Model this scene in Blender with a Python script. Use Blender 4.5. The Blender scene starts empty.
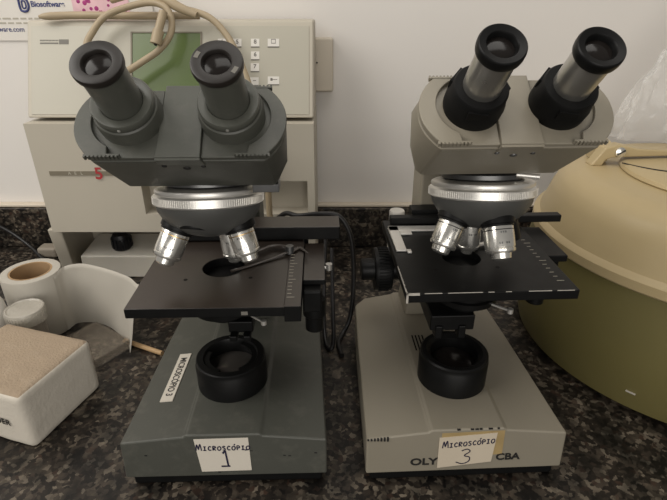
import bpy, bmesh, math, random
from mathutils import Vector, Matrix, noise
random.seed(7)
PI = math.pi
S = bpy.context.scene
COL = S.collection

# ------------------------------------------------------------------ materials
def mat(name, col, rough=.5, metal=0., spec=.5, vary=.0, vscale=40., bump=0., bscale=300., dust=0., dustcol=(.35,.32,.27),
        trans=0., alpha=1., coat=0., sss=0., emit=None, ior=1.45):
    m = bpy.data.materials.new(name); m.use_nodes = True
    nt = m.node_tree; N = nt.nodes; L = nt.links
    b = N['Principled BSDF']
    b.inputs['Base Color'].default_value = (*col, 1)
    b.inputs['Roughness'].default_value = rough
    b.inputs['Metallic'].default_value = metal
    b.inputs['Specular IOR Level'].default_value = spec
    b.inputs['Transmission Weight'].default_value = trans
    b.inputs['Alpha'].default_value = alpha
    b.inputs['Coat Weight'].default_value = coat
    b.inputs['IOR'].default_value = ior
    if sss:
        b.inputs['Subsurface Weight'].default_value = sss
        b.inputs['Subsurface Radius'].default_value = (.01,.008,.005)
    if emit:
        b.inputs['Emission Color'].default_value = (*emit[0], 1); b.inputs['Emission Strength'].default_value = emit[1]
    tc = N.new('ShaderNodeTexCoord')
    out = None
    if vary:
        n = N.new('ShaderNodeTexNoise'); n.inputs['Scale'].default_value = vscale; n.inputs['Detail'].default_value = 5
        L.new(tc.outputs['Object'], n.inputs['Vector'])
        mx = N.new('ShaderNodeMix'); mx.data_type = 'RGBA'
        mx.inputs[6].default_value = (*[c*(1-vary) for c in col], 1)
        mx.inputs[7].default_value = (*[min(1,c*(1+vary)) for c in col], 1)
        L.new(n.outputs['Fac'], mx.inputs[0]); out = mx.outputs[2]
        r = N.new('ShaderNodeMapRange'); r.inputs['To Min'].default_value = max(0,rough-.08); r.inputs['To Max'].default_value = min(1,rough+.1)
        L.new(n.outputs['Fac'], r.inputs['Value']); L.new(r.outputs['Result'], b.inputs['Roughness'])
    if dust:
        n2 = N.new('ShaderNodeTexNoise'); n2.inputs['Scale'].default_value = 55; n2.inputs['Detail'].default_value = 8; n2.inputs['Roughness'].default_value = .7
        L.new(tc.outputs['Object'], n2.inputs['Vector'])
        cr = N.new('ShaderNodeValToRGB'); cr.color_ramp.elements[0].position = .52; cr.color_ramp.elements[1].position = .75
        L.new(n2.outputs['Fac'], cr.inputs['Fac'])
        ml = N.new('ShaderNodeMath'); ml.operation = 'MULTIPLY'; ml.inputs[1].default_value = dust
        L.new(cr.outputs['Color'], ml.inputs[0])
        mx2 = N.new('ShaderNodeMix'); mx2.data_type = 'RGBA'
        if out: L.new(out, mx2.inputs[6])
        else: mx2.inputs[6].default_value = (*col, 1)
        mx2.inputs[7].default_value = (*dustcol, 1)
        L.new(ml.outputs[0], mx2.inputs[0]); out = mx2.outputs[2]
    if out: L.new(out, b.inputs['Base Color'])
    if bump:
        n3 = N.new('ShaderNodeTexNoise'); n3.inputs['Scale'].default_value = bscale; n3.inputs['Detail'].default_value = 3
        L.new(tc.outputs['Object'], n3.inputs['Vector'])
        bp = N.new('ShaderNodeBump'); bp.inputs['Strength'].default_value = bump; bp.inputs['Distance'].default_value = .002
        L.new(n3.outputs['Fac'], bp.inputs['Height']); L.new(bp.outputs['Normal'], b.inputs['Normal'])
    return m

def granite(name):
    m = bpy.data.materials.new(name); m.use_nodes = True
    nt = m.node_tree; N = nt.nodes; L = nt.links; b = N['Principled BSDF']
    tc = N.new('ShaderNodeTexCoord')
    nz = N.new('ShaderNodeTexNoise'); nz.inputs['Scale'].default_value = 90; nz.inputs['Detail'].default_value = 6; nz.inputs['Roughness'].default_value = .65
    L.new(tc.outputs['Object'], nz.inputs['Vector'])
    wv = N.new('ShaderNodeVectorMath'); wv.operation = 'SCALE'; wv.inputs['Scale'].default_value = .012
    L.new(nz.outputs['Color'], wv.inputs[0])
    ad = N.new('ShaderNodeVectorMath'); ad.operation = 'ADD'
    L.new(tc.outputs['Object'], ad.inputs[0]); L.new(wv.outputs[0], ad.inputs[1])
    v = N.new('ShaderNodeTexVoronoi'); v.inputs['Scale'].default_value = 230
    L.new(ad.outputs[0], v.inputs['Vector'])
    hs = N.new('ShaderNodeSeparateColor'); L.new(v.outputs['Color'], hs.inputs[0])
    cr = N.new('ShaderNodeValToRGB'); e = cr.color_ramp.elements; cr.color_ramp.interpolation = 'LINEAR'
    e[0].position = 0; e[0].color = (.012,.010,.009,1)
    e[1].position = .30; e[1].color = (.026,.021,.017,1)
    for p_, c_ in ((.52,(.055,.045,.036,1)), (.70,(.095,.08,.062,1)), (.86,(.20,.175,.14,1)), (.96,(.05,.032,.024,1))):
        x = e.new(p_); x.color = c_
    L.new(hs.outputs[0], cr.inputs['Fac'])
    n2 = N.new('ShaderNodeTexNoise'); n2.inputs['Scale'].default_value = 38; n2.inputs['Detail'].default_value = 4
    L.new(tc.outputs['Object'], n2.inputs['Vector'])
    r2 = N.new('ShaderNodeValToRGB'); r2.color_ramp.elements[0].position = .38; r2.color_ramp.elements[0].color = (.20,.20,.20,1)
    r2.color_ramp.elements[1].position = .62; r2.color_ramp.elements[1].color = (.85,.81,.77,1)
    L.new(n2.outputs['Fac'], r2.inputs['Fac'])
    mx = N.new('ShaderNodeMix'); mx.data_type = 'RGBA'; mx.blend_type = 'MULTIPLY'; mx.inputs[0].default_value = 1
    L.new(cr.outputs['Color'], mx.inputs[6]); L.new(r2.outputs['Color'], mx.inputs[7])
    L.new(mx.outputs[2], b.inputs['Base Color'])
    b.inputs['Roughness'].default_value = .38; b.inputs['Specular IOR Level'].default_value = .3
    return m

def film(name, col, opac, rough=.15, bs=.8):
    m = bpy.data.materials.new(name); m.use_nodes = True
    nt = m.node_tree; N = nt.nodes; L = nt.links; b = N['Principled BSDF']
    b.inputs['Base Color'].default_value = (*col, 1); b.inputs['Roughness'].default_value = rough
    b.inputs['Specular IOR Level'].default_value = .8
    b.inputs['Alpha'].default_value = opac
    n3 = N.new('ShaderNodeTexNoise'); n3.inputs['Scale'].default_value = 35; n3.inputs['Detail'].default_value = 4
    tc = N.new('ShaderNodeTexCoord'); L.new(tc.outputs['Object'], n3.inputs['Vector'])
    bp = N.new('ShaderNodeBump'); bp.inputs['Strength'].default_value = bs; bp.inputs['Distance'].default_value = .006
    L.new(n3.outputs['Fac'], bp.inputs['Height']); L.new(bp.outputs['Normal'], b.inputs['Normal'])
    return m

M = dict(
  wall=mat('painted_wall', (.72,.685,.645), .8, vary=.03, vscale=6, bump=.05, bscale=120),
  caulk=mat('caulk', (.60,.53,.43), .6, vary=.08, vscale=20),
  granite=granite('granite'),
  grey=mat('grey_enamel', (.067,.068,.057), .42, vary=.08, vscale=25, dust=.10, bump=.03, bscale=900),
  grey2=mat('grey_enamel_light', (.077,.079,.067), .36, vary=.06, vscale=25, dust=.08, bump=.02, bscale=900),
  cream=mat('beige_enamel', (.245,.219,.170), .42, vary=.05, vscale=25, dust=.05, dustcol=(.22,.18,.12), bump=.03, bscale=900),
  cream2=mat('beige_enamel_bridge', (.240,.214,.166), .40, vary=.05, vscale=25, bump=.02, bscale=900),
  black=mat('black_enamel', (.005,.005,.005), .40, spec=.22, vary=.1, vscale=60, dust=.008),
  rubber=mat('black_rubber', (.004,.004,.004), .6, spec=.22, vary=.1, vscale=60, dust=.012),
  brown=mat('worn_brown_black_metal', (.027,.0195,.0148), .34, spec=.9, vary=.25, vscale=18, dust=.07, dustcol=(.13,.10,.075)),
  browncap=mat('brown_black_plastic', (.016,.013,.011), .40, vary=.15, vscale=60, dust=.05, dustcol=(.08,.07,.06)),
  chrome=mat('chrome', (.80,.78,.73), .22, metal=.9, vary=.05, vscale=120),
  satin=mat('satin_nickel', (.74,.72,.68), .36, metal=.75, vary=.06, vscale=90),
  steel=mat('brushed_steel', (.46,.45,.42), .30, metal=.9, vary=.08, vscale=60),
  beige=mat('dull_beige_plastic', (.26,.225,.18), .55, vary=.06),
  darkmetal=mat('dark_tray_metal', (.12,.12,.12), .35, metal=.8, vary=.15, vscale=50),
  cone=mat('grey_metal_cone', (.10,.10,.095), .38, metal=.3, vary=.1, vscale=50),
  brass=mat('brass_thread', (.55,.36,.14), .35, metal=1, vary=.1, vscale=80),
  glass=mat('lens_glass', (.012,.010,.009), .14, spec=.25, vary=.02),
  lampglass=mat('lamp_glass', (.05,.045,.04), .12, spec=.6, vary=.1, vscale=40),
  label=mat('white_paper_label', (.62,.57,.49), .7, vary=.04, vscale=60),
  label2=mat('yellowed_paper_label', (.55,.475,.37), .7, vary=.06, vscale=40),
  tape=mat('aged_tape', (.36,.26,.12), .4, vary=.25, vscale=60),
  ink=mat('dark_blue_ink', (.012,.010,.035), .6, vary=.1),
  print=mat('black_print', (.012,.011,.010), .6, vary=.1),
  chip=mat('bare_paint_chip', (.48,.45,.40), .5, vary=.3, vscale=200),
  device=mat('ivory_plastic', (.46,.42,.345), .5, vary=.04, vscale=12, bump=.02, bscale=600),
  panel=mat('ivory_membrane', (.42,.395,.325), .38, vary=.025, vscale=14),
  screen=mat('green_lcd', (.105,.145,.052), .22, vary=.06, vscale=18),
  stripe=mat('olive_stripe', (.19,.165,.12), .5, vary=.06),
  stripetxt=mat('pale_print', (.42,.39,.32), .5, vary=.05),
  red=mat('red_sticker', (.38,.035,.04), .5, vary=.1),
  keyink=mat('grey_print', (.16,.15,.13), .6, vary=.1),
  cable=mat('cream_cable_sheath', (.36,.285,.185), .45, vary=.14, vscale=40),
  blackcable=mat('black_cable_sheath', (.012,.011,.011), .4, vary=.1),
  bottle=mat('white_translucent_plastic', (.66,.62,.54), .35, vary=.05, sss=.1),
  cap=mat('black_cap', (.008,.008,.010), .4, vary=.1),
  drum=mat('green_tinted_translucent_plastic', (.150,.128,.048), .36, vary=.10, vscale=10, sss=.15),
  lid=mat('yellowed_cream_plastic', (.44,.345,.19), .38, vary=.08, vscale=9, dust=.04, dustcol=(.30,.2,.1)),
  foam=mat('foam_side', (.60,.55,.47), .85, vary=.05, vscale=30, bump=.25, bscale=260),
  foamtop=mat('tan_foam_top', (.33,.255,.180), .9, vary=.12, vscale=60, dust=.22, dustcol=(.50,.42,.33), bump=.6, bscale=420),
  paper=mat('white_paper', (.44,.41,.355), .75, vary=.05, vscale=14, bump=.12, bscale=40),
  core=mat('cardboard_core', (.36,.235,.125), .8, vary=.12, vscale=60),
  clear=film('clear_plastic', (.40,.34,.27), .10, .22, 0),
  lidclear=film('frosted_lid', (.50,.465,.40), .72, .35),
  bag=film('clear_bag', (.80,.78,.75), .20, .08, .3),
  wood=mat('pale_wood', (.44,.29,.15), .6, vary=.2, vscale=60),
  plate=mat('ivory_switch_plate', (.56,.50,.41), .45, vary=.04),
  poster=mat('poster_paper', (.70,.665,.61), .55, vary=.03),
  pink=mat('pink_stain_print', (.70,.46,.50), .55, vary=.2, vscale=60),
  purple=mat('magenta_cell_print', (.33,.035,.17), .55, vary=.25, vscale=90),
  navy=mat('navy_print', (.045,.055,.16), .6, vary=.1),
  white=mat('white_plastic', (.66,.63,.58), .4, vary=.04),
)

# ------------------------------------------------------------------ object helpers
def obj(name, bm, m, parent=None, bevel=0, seg=2, sharp=38):
    me = bpy.data.meshes.new(name)
    bmesh.ops.remove_doubles(bm, verts=bm.verts, dist=1e-6)
    bmesh.ops.recalc_face_normals(bm, faces=bm.faces)
    for e in bm.edges:
        e.smooth = len(e.link_faces) == 2 and e.calc_face_angle(0) <= math.radians(sharp)
    for f in bm.faces: f.smooth = True
    bm.to_mesh(me); bm.free()
    for x in (m if isinstance(m, (list, tuple)) else [m]): me.materials.append(x)
    o = bpy.data.objects.new(name, me); COL.objects.link(o)
    if parent: o.parent = parent
    if bevel:
        md = o.modifiers.new('bevel', 'BEVEL'); md.width = bevel; md.segments = seg
        md.limit_method = 'ANGLE'; md.angle_limit = math.radians(30); md.harden_normals = True
    return o
def tag(o, label, cat, group=None):
    o['label'] = label; o['category'] = cat
    if group: o['group'] = group
    return o
def thing(name, label, cat, loc=(0,0,0), rz=0, group=None):
    o = bpy.data.objects.new(name, None); COL.objects.link(o); o.empty_display_size = .03
    o.location = loc; o.rotation_euler = (0,0,rz)
    return tag(o, label, cat, group)
def struct(name, bm, m, bevel=0):
    o = obj(name, bm, m, bevel=bevel); o['kind'] = 'structure'; return o
def B(): return bmesh.new()
def box(bm, x0,x1,y0,y1,z0,z1, mx=None, mi=0):
    vs = [bm.verts.new((x,y,z)) for z in (z0,z1) for y in (y0,y1) for x in (x0,x1)]
    if mx: 
        for v in vs: v.co = mx @ v.co
    for q in ((0,1,3,2),(4,6,7,5),(0,4,5,1),(2,3,7,6),(0,2,6,4),(1,5,7,3)):
        bm.faces.new([vs[i] for i in q]).material_index = mi
    return vs
def lathe(bm, prof, seg=48, mx=None, mi=0):
    rings = []
    for r,z in prof:
        if r < 1e-6: rings.append([bm.verts.new((0,0,z))])
        else: rings.append([bm.verts.new((r*math.cos(2*PI*i/seg), r*math.sin(2*PI*i/seg), z)) for i in range(seg)])
    for a,b in zip(rings, rings[1:]):
        for i in range(seg):
            j = (i+1) % seg
            vs = [a[i % len(a)], a[j % len(a)], b[j % len(b)], b[i % len(b)]]
            u = []
            for v in vs:
                if v not in u: u.append(v)
            if len(u) > 2:
                f = bm.faces.new(u); f.material_index = mi
    if mx:
        for rg in rings:
            for v in rg: v.co = mx @ v.co
def frame(p, d, up=(0,0,1)):
    z = Vector(d).normalized(); x = Vector(up).cross(z)
    if x.length < 1e-4: x = Vector((1,0,0))
    x.normalize(); y = z.cross(x)
    return Matrix(((x.x,y.x,z.x,p[0]),(x.y,y.y,z.y,p[1]),(x.z,y.z,z.z,p[2]),(0,0,0,1)))
def cyl(bm, p0, p1, r0, r1=None, seg=28, mi=0):
    if r1 is None: r1 = r0
    d = Vector(p1)-Vector(p0)
    lathe(bm, [(0,0),(r0,0),(r1,d.length),(0,d.length)], seg, frame(p0, d), mi)
def prism(bm, pts, z0, z1, mx=None, mi=0):
    a = [bm.verts.new((x,y,z0)) for x,y in pts]; b = [bm.verts.new((x,y,z1)) for x,y in pts]
    n = len(pts)
    fs = [bm.faces.new(a[::-1]), bm.faces.new(b)] + [bm.faces.new((a[i],a[(i+1)%n],b[(i+1)%n],b[i])) for i in range(n)]
    for f in fs: f.material_index = mi
    if mx:
        for v in a+b: v.co = mx @ v.co
def hull(bm, pts):
    vs = [bm.verts.new(p) for p in pts]
    r = bmesh.ops.convex_hull(bm, input=vs)
    bmesh.ops.delete(bm, geom=[g for g in r['geom_interior'] if isinstance(g, bmesh.types.BMVert)], context='VERTS')
    bmesh.ops.dissolve_limit(bm, angle_limit=math.radians(1.5), verts=bm.verts, edges=bm.edges)
def spline(pts, n=8):
    P = [Vector(p) for p in pts]; P = [P[0]*2-P[1]] + P + [P[-1]*2-P[-2]]
    out = []
    for i in range(1, len(P)-2):
        for k in range(n):
            t = k/n; a,b,c,d = P[i-1:i+3]
            out.append(.5*((2*b)+(c-a)*t+(2*a-5*b+4*c-d)*t*t+(3*b-a-3*c+d)*t**3))
    out.append(P[-2]); return out
def tube(bm, pts, r, seg=12, sm=8, flat=1, mi=0, rr=None):
    P = spline(pts, sm) if sm else [Vector(p) for p in pts]
    rings = []; up = Vector((0,0,1)); n = len(P)
    prevx = None
    for i,p in enumerate(P):
        t = (P[min(i+1,n-1)]-P[max(i-1,0)]).normalized()
        if prevx is None:
            x = up.cross(t)
            if x.length < .05: x = Vector((1,0,0))
        else: x = prevx - t*prevx.dot(t)
        x.normalize(); y = t.cross(x); prevx = x
        q = r if rr is None else rr(i/(n-1))
        rings.append([bm.verts.new(p + (x*math.cos(2*PI*k/seg) + y*math.sin(2*PI*k/seg)*flat)*q) for k in range(seg)])
    for a,b in zip(rings, rings[1:]):
        for k in range(seg):
            bm.faces.new((a[k],a[(k+1)%seg],b[(k+1)%seg],b[k])).material_index = mi
    bm.faces.new(rings[0][::-1]).material_index = mi; bm.faces.new(rings[-1]).material_index = mi
def holed_plate(bm, x0,x1,y0,y1,z0,z1, r, hx=0, hy=0, n=72):
    ang = [2*PI*i/n for i in range(n)] + [math.atan2(b-hy,a-hx) % (2*PI) for a in (x0,x1) for b in (y0,y1)]
    ang = sorted(set(round(a,6) for a in ang))
    def edge(a):
        dx,dy = math.cos(a), math.sin(a); t = 1e9
        if dx > 1e-9: t = min(t,(x1-hx)/dx)
        if dx < -1e-9: t = min(t,(x0-hx)/dx)
        if dy > 1e-9: t = min(t,(y1-hy)/dy)
        if dy < -1e-9: t = min(t,(y0-hy)/dy)
        return hx+dx*t, hy+dy*t
    rows = []
    for a in ang:
        c = (hx+r*math.cos(a), hy+r*math.sin(a)); e = edge(a)
        rows.append([bm.verts.new((*c,z0)), bm.verts.new((*c,z1)), bm.verts.new((*e,z1)), bm.verts.new((*e,z0))])
    for a,b in zip(rows, rows[1:]+rows[:1]):
        for k in range(4):
            bm.faces.new((a[k],a[(k+1)%4],b[(k+1)%4],b[k]))

# lettering: mx maps text plane (x along the line, y up, z outwards) to the parent's space
def text(name, body, size, m, parent, mx, bold=0, align='CENTER', shear=0, sx=1):
    c = bpy.data.curves.new(name, 'FONT'); c.body = body; c.size = size; c.align_x = align; c.align_y = 'CENTER'
    c.extrude = .00012; c.offset = bold; c.shear = shear
    t = bpy.data.objects.new(name, c); COL.objects.link(t)
    dg = bpy.context.evaluated_depsgraph_get(); dg.update()
    me = bpy.data.meshes.new_from_object(t.evaluated_get(dg))
    bpy.data.objects.remove(t); bpy.data.curves.remove(c)
    me.transform(mx @ Matrix.Diagonal((sx,1,1,1))); me.materials.clear(); me.materials.append(m)
    o = bpy.data.objects.new(name, me); COL.objects.link(o); o.parent = parent
    return o
def plane_mx(p, xdir, ydir):
    x = Vector(xdir).normalized(); z = x.cross(Vector(ydir)).normalized(); y = z.cross(x)
    return Matrix(((x.x,y.x,z.x,p[0]),(x.y,y.y,z.y,p[1]),(x.z,y.z,z.z,p[2]),(0,0,0,1)))
HAND = {  # pen strokes in a unit box
 'M':[[(-.02,.05),(.05,.6),(.14,1.05),(.22,.95),(.36,.35),(.42,.30),(.58,.95),(.70,1.12),(.80,.6),(.86,0)]],
 'I':[[(.1,.7),(.6,.7)],[(.35,.7),(.35,.05)],[(.05,.05),(.65,.05)]],
 'C':[[(.7,.6),(.4,.72),(.1,.4),(.3,.05),(.7,.1)]],
 'R':[[(.1,0),(.1,.7),(.5,.7),(.6,.5),(.15,.38),(.65,0)]],
 'O':[[(.4,.7),(.1,.5),(.12,.12),(.45,.02),(.72,.3),(.62,.62),(.4,.7)]],
 'A':[[(.4,.7),(.1,.5),(.12,.12),(.45,.02),(.72,.3),(.62,.62),(.4,.7)],[(.5,.85),(.72,1.1)]],   # accented O
 'S':[[(.65,.62),(.35,.72),(.15,.55),(.6,.25),(.45,.03),(.1,.08)]],
 'P':[[(.15,0),(.15,.7),(.55,.7),(.62,.45),(.18,.35)]],
 '_':[[(0,-.22),(.8,-.18)]],
}
def pen(name, strokes, w, m, parent, mx):
    bm = B()
    for st in strokes:
        P = spline([(x,y,0) for x,y in st], 5)
        L_, R_ = [], []
        for i,p in enumerate(P):
            t = (P[min(i+1,len(P)-1)]-P[max(i-1,0)]).normalized(); n = Vector((-t.y,t.x,0))*w*.5
            L_.append((bm.verts.new(p+n), bm.verts.new(p+n+Vector((0,0,.00012)))))
            R_.append((bm.verts.new(p-n), bm.verts.new(p-n+Vector((0,0,.00012)))))
        for i in range(len(P)-1):
            bm.faces.new((L_[i][1],R_[i][1],R_[i+1][1],L_[i+1][1]))
            bm.faces.new((L_[i][0],L_[i][1],L_[i+1][1],L_[i+1][0]))
            bm.faces.new((R_[i][0],R_[i+1][0],R_[i+1][1],R_[i][1]))
    for v in bm.verts: v.co = mx @ v.co
    return obj(name, bm, m, parent)
def word(s, x, y, h, wid, adv):
    out = []
    for ch in s:
        big = 1.25 if ch == 'M' else 1
        for st in HAND[ch]: out.append([(x+px*wid*big, y+py*h) for px,py in st])
        x += adv*(1.45 if ch == 'M' else 1)
    return out

# ------------------------------------------------------------------ the microscope
EL = math.radians(50)
N_EYE = Vector((0,-math.cos(EL), math.sin(EL)))
def microscope(P):
    one = P['one']
    root = thing('microscope', P['label'], 'microscope', P['loc'], P['yaw'], 'binocular microscopes on the counter')
    paint, paint2 = P['paint'], P['paint2']
    dz = P['dz']; bx = P['bx']; by = P['by']; bw = P['bw']; ly = P['ly']; lx = P['lx']; am = P['am']
    # ---- base
    bm = B()
    secs = []
    for y, w, zt, ze, zb in ((-.083,.087,.0580,.0500,.0125), (.06,.0825,.0580,.0500,.0125), (.13,.079,.0580,.0500,.0125), (.146,.066,.0580,.0500,.0125)):
        y += by; w += bw; yt = y + (.0035 if y < -.08 else 0)
        secs.append([bm.verts.new(v) for v in ((bx-w,y,zb),(bx-w,yt,ze),(bx-.0335,yt,zt-.0022),(bx-.031,yt,zt),(bx+.031,yt,zt),(bx+.0335,yt,zt-.0022),(bx+w,yt,ze),(bx+w,y,zb))])
    for a,b in zip(secs, secs[1:]):
        for k in range(8): bm.faces.new((a[k],a[(k+1)%8],b[(k+1)%8],b[k]))
    bm.faces.new(secs[0]); bm.faces.new(secs[-1][::-1])
    base = obj('base', bm, paint, root, bevel=.0036, seg=3, sharp=5)
    bm = B()
    prism(bm, [(bx-.083,-.079+by),(bx+.083,-.079+by),(bx+.077,.128),(bx+.062,.141),(bx-.062,.141),(bx-.077,.128)], .0, .0135)
    obj('foot_plate', bm, M['rubber'], root, bevel=.002)
    # pillar and arm
    bm = B()
    hull(bm, [(am+x*(.032 if z < .1 else .024), y, z) for x in (-1,1) for (y,z) in ((.093,.056),(.142,.056),(.097,.12),(.138,.12))])
    hull(bm, [(am+x*.024, y, z) for x in (-1,1) for (y,z) in ((.097,.12),(.138,.12),(.097,.262+dz),(.138,.262+dz))])
    hull(bm, [(am+x*.024, y, z+dz) for x in (-1,1) for (y,z) in ((-.02,.2625),(-.02,.277),(.138,.235),(.130,.277),(.085,.235),(.05,.2625))])
    obj('arm', bm, paint, root, bevel=.003)
    if not one:
        bm = B()
        for k in range(4): box(bm, -.0265+.0036*k, -.0250+.0036*k, .026,.052,.0574,.0583)
        obj('vent_slots', bm, M['rubber'], base)
    # ---- lamp collector on the base
    bm = B()
    if one:
        lathe(bm, [(.0345,.0565),(.0345,.080),(.0335,.0815),(.0335,.0855),(.0325,.0865),(.0265,.0865),(.0255,.085),(.0255,.070),(0,.070)], 64)
    else:
        lathe(bm, [(.0338,.0565),(.0338,.082),(.0330,.0830),(.0330,.0875),(.0315,.0890),(.0275,.0890),(.0235,.0860),(.0225,.076),(0,.076)], 64)
    LT = Matrix.Translation((lx,ly,.0005)) @ Matrix.Diagonal((.955,.955,1,1))
    bm.transform(LT)
    lamp = obj('lamp_housing', bm, M['black'], root)
    bm = B()
    if one:
        for a0,a1 in ((-200,-110),(-60,70)):
            pts = [(.0255*math.cos(math.radians(a0+(a1-a0)*i/16)), .0255*math.sin(math.radians(a0+(a1-a0)*i/16))) for i in range(17)]
            pts += [(.0205*math.cos(math.radians(a1+(a0-a1)*i/16)), .0205*math.sin(math.radians(a1+(a0-a1)*i/16))) for i in range(17)]
            prism(bm, pts, .082, .0845)
        bm.transform(LT); obj('filter_ring', bm, M['black'], lamp)
        bm = B(); lathe(bm, [(0,.0745),(.012,.0742),(.0254,.0715)], 48, LT); obj('lamp_lens', bm, M['lampglass'], lamp)
    else:
        lathe(bm, [(.0222,.0765),(.020,.0775),(.017,.0780),(0,.0800)], 48, LT); obj('lamp_lens', bm, M['glass'], lamp)
    # ---- condenser under the stage
    bm = B(); zs = P['zs']
    lathe(bm, [(0,zs-.012),(.024,zs-.012),(.026,zs-.016),(.026,zs-.030),(.0285,zs-.031),(.0285,zs-.036),(.025,zs-.038),(.016,zs-.042),(.0155,zs-.046),(0,zs-.046)], 48, Matrix.Translation((-.002 if one else .006, -.004, 0)))
    cond = obj('condenser', bm, M['black'], root)
    bm = B(); box(bm, .002,.024,-.018,.090,zs-.058,zs-.046) if one else box(bm, -.028,.012,-.024,.085,zs-.062,zs-.046)
    for sx in ((.007,.019) if one else (-.020,.001)):
        box(bm, sx-.0035, sx+.0035, -.026,-.014, zs-(.062 if one else .070), zs-.056)
    obj('condenser_bracket', bm, M['black'], cond, bevel=.0015)
    bm = B(); cyl(bm, (.02,-.022,zs-.034), (.036,-.036,zs-.034), .0012, .0012, 10); lathe(bm,[(0,-.003),(.0025,-.002),(.0025,.002),(0,.003)],12,Matrix.Translation((.0365,-.0365,zs-.034)))
    obj('iris_lever', bm, M['satin'], cond)
    # ---- focus knobs
    for s in (-1, 1):
        bm = B(); yk, zk = .084, P['zk']
        lathe(bm, [(0,0),(.012,0),(.012,.022),(.0225,.024),(.0235,.026),(.0235,.040),(.0225,.042),(.0125,.042),(.012,.044),(.012,.054),(.011,.056),(0,.056)], 40, frame((s*.024,yk,zk),(s,0,0)))
        kn = obj('focus_knob', bm, M['black'], root)
        bm = B()
        for k in range(40):
            a = 2*PI*k/40
            box(bm, .0230,.0242,-.0007,.0007,.0275,.0385, frame((s*.024,yk,zk),(s,0,0)) @ Matrix.Rotation(a,4,'Z'))
        obj('knurling', bm, M['rubber'], kn)
    # ---- stage
    sm = M['brown'] if one else M['black']
    x0,x1,y0,y1 = P['stage']
    def edged(bm):
        bmesh.ops.recalc_face_normals(bm, faces=bm.faces)
        for f in bm.faces: f.material_index = 0 if f.normal.z > .5 else 1
        return bm
    sm = [sm, M['black']]
    bm = B(); holed_plate(bm, x0,x1,y0,y1, zs-.0085, zs, .0178 if one else .0168)
    stage = obj('stage', edged(bm), sm, root, bevel=.0007)
    for (px_,py_) in ((-.028,-.022),(.026,-.020)):
        bm = B(); cyl(bm, (px_,py_,zs-.001),(px_,py_,zs+.00012), .0017, .0017, 16); obj('pin_hole', bm, M['rubber'], stage)
    bm = B(); box(bm, -.022,.022, .05,.100, zs-.055, zs-.0085); box(bm, -.03,.03,-.03,.09, zs-.0135, zs-.0085)
    obj('stage_mount', bm, M['black'], stage, bevel=.002)
    bxl, bxr, by0, by1 = P['bar']
    bm = B(); box(bm, bxl,bxr,by0,by1, zs+.0015, zs+P['barh'])
    bar = obj('slide_carrier_bar', edged(bm), sm, stage, bevel=.001)
    bm = B(); box(bm, x1-.030, x1+.004, by1-.012, by1+.004, zs-.020, zs+.002)
    obj('carrier_block', bm, M['black'], stage, bevel=.0015)
    if one:
        bm = B(); box(bm, x1-.012, x1+.001, y0-.001, .046, zs-.013, zs+.0012)
        scale = obj('scale_strip', edged(bm), sm, stage, bevel=.0006)
        bm = B()
        for k in range(14): box(bm, x1-.0105, x1-.0105+(.006 if k%5==0 else .0035), y0+.012+k*.0056, y0+.0125+k*.0056, zs+.0011, zs+.00135)
        obj('scale_marks', bm, M['stripetxt'], scale)
        bm = B(); box(bm, x1+.0012, x1+.020, -.020, .052, zs-.008, zs-.003)
        obj('side_plate', edged(bm), sm, stage, bevel=.0007)
        bm = B(); box(bm, x1+.001, x1+.017, -.030,.03, zs-.030, zs-.0085)
        obj('drive_block', bm, M['black'], stage, bevel=.002)
        bm = B(); cyl(bm, (x1+.024,.018,zs-.014),(x1+.024,.018,zs-.008),.0030,.0030,20); cyl(bm, (x1+.017,.018,zs-.012),(x1+.024,.018,zs-.012),.0016,.0016,12)
        obj('thumb_screw', bm, M['satin'], stage)
        # slide holder fingers
        bm = B()
        tube(bm, [(.058,.024,zs+.004),(.050,.032,zs+.004),(.040,.033,zs+.004),(.030,.025,zs+.004),(.022,.024,zs+.003),(.014,.021,zs+.003)], .0024, 10, 8, .5)
        tube(bm, [(.058,.024,zs+.003),(.044,.014,zs+.002),(.030,.004,zs+.0015),(.018,-.004,zs+.0012),(.008,-.010,zs+.0010)], .0020, 10, 8, .4)
        tube(bm, [(.058,.024,zs+.003),(.066,.030,zs+.003),(.074,.018,zs+.003)], .003, 10, 8, .4, rr=lambda t:.0034*(1-t)+.0006)
        obj('slide_clip', bm, M['brown'], stage)
        bm = B(); cyl(bm, (.057,.024,zs+.001),(.057,.024,zs+.008),.0042,.0036,20); obj('clip_screw', bm, M['darkmetal'], stage)
        bm = B(); box(bm, x0-.014, x0+.02, .052,.078, zs-.012, zs-.0085); obj('back_plate', bm, M['brown'], stage, bevel=.0006)
        bm = B(); box(bm, .024,.029, y0-.0004,y0+.0003, zs-.0065,zs-.0035); obj('paint_chip', bm, M['keyink'], stage)
    else:
        bm = B(); box(bm, -.053, .122, .0695, .0795, zs+.0015, zs+.0090)
        obj('slide_rail', bm, M['black'], stage, bevel=.001)
        bm = B(); box(bm, x0+.003, x0+.058, .055,.0655, zs+.0003, zs+.0022); box(bm, x0+.003,x0+.0125,.012,.0655,zs+.0003,zs+.0022); box(bm, x0+.0125,x0+.024,.047,.055,zs+.0003,zs+.0022)
        box(bm, x0+.0125,x0+.0165,.008,.014,zs+.0003,zs+.0022)
        obj('slide_bracket', bm, M['satin'], stage, bevel=.0005)
        bm = B(); box(bm, x1-.001, x1+.022, .005, .070, zs-.010, zs-.0035)
        obj('side_plate', bm, M['black'], stage, bevel=.001)
        bm = B()
        for k in range(12): box(bm, x1-.012, x1-.012+(.006 if k%5==0 else .0035), -.045+k*.007, -.0445+k*.007, zs-.0001, zs+.0002)
        obj('scale_marks', bm, M['stripetxt'], stage)
        bm = B(); box(bm, x1+.004, x1+.018, .010,.045, zs-.035, zs-.010); obj('drive_block', bm, M['black'], stage, bevel=.002)
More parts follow.
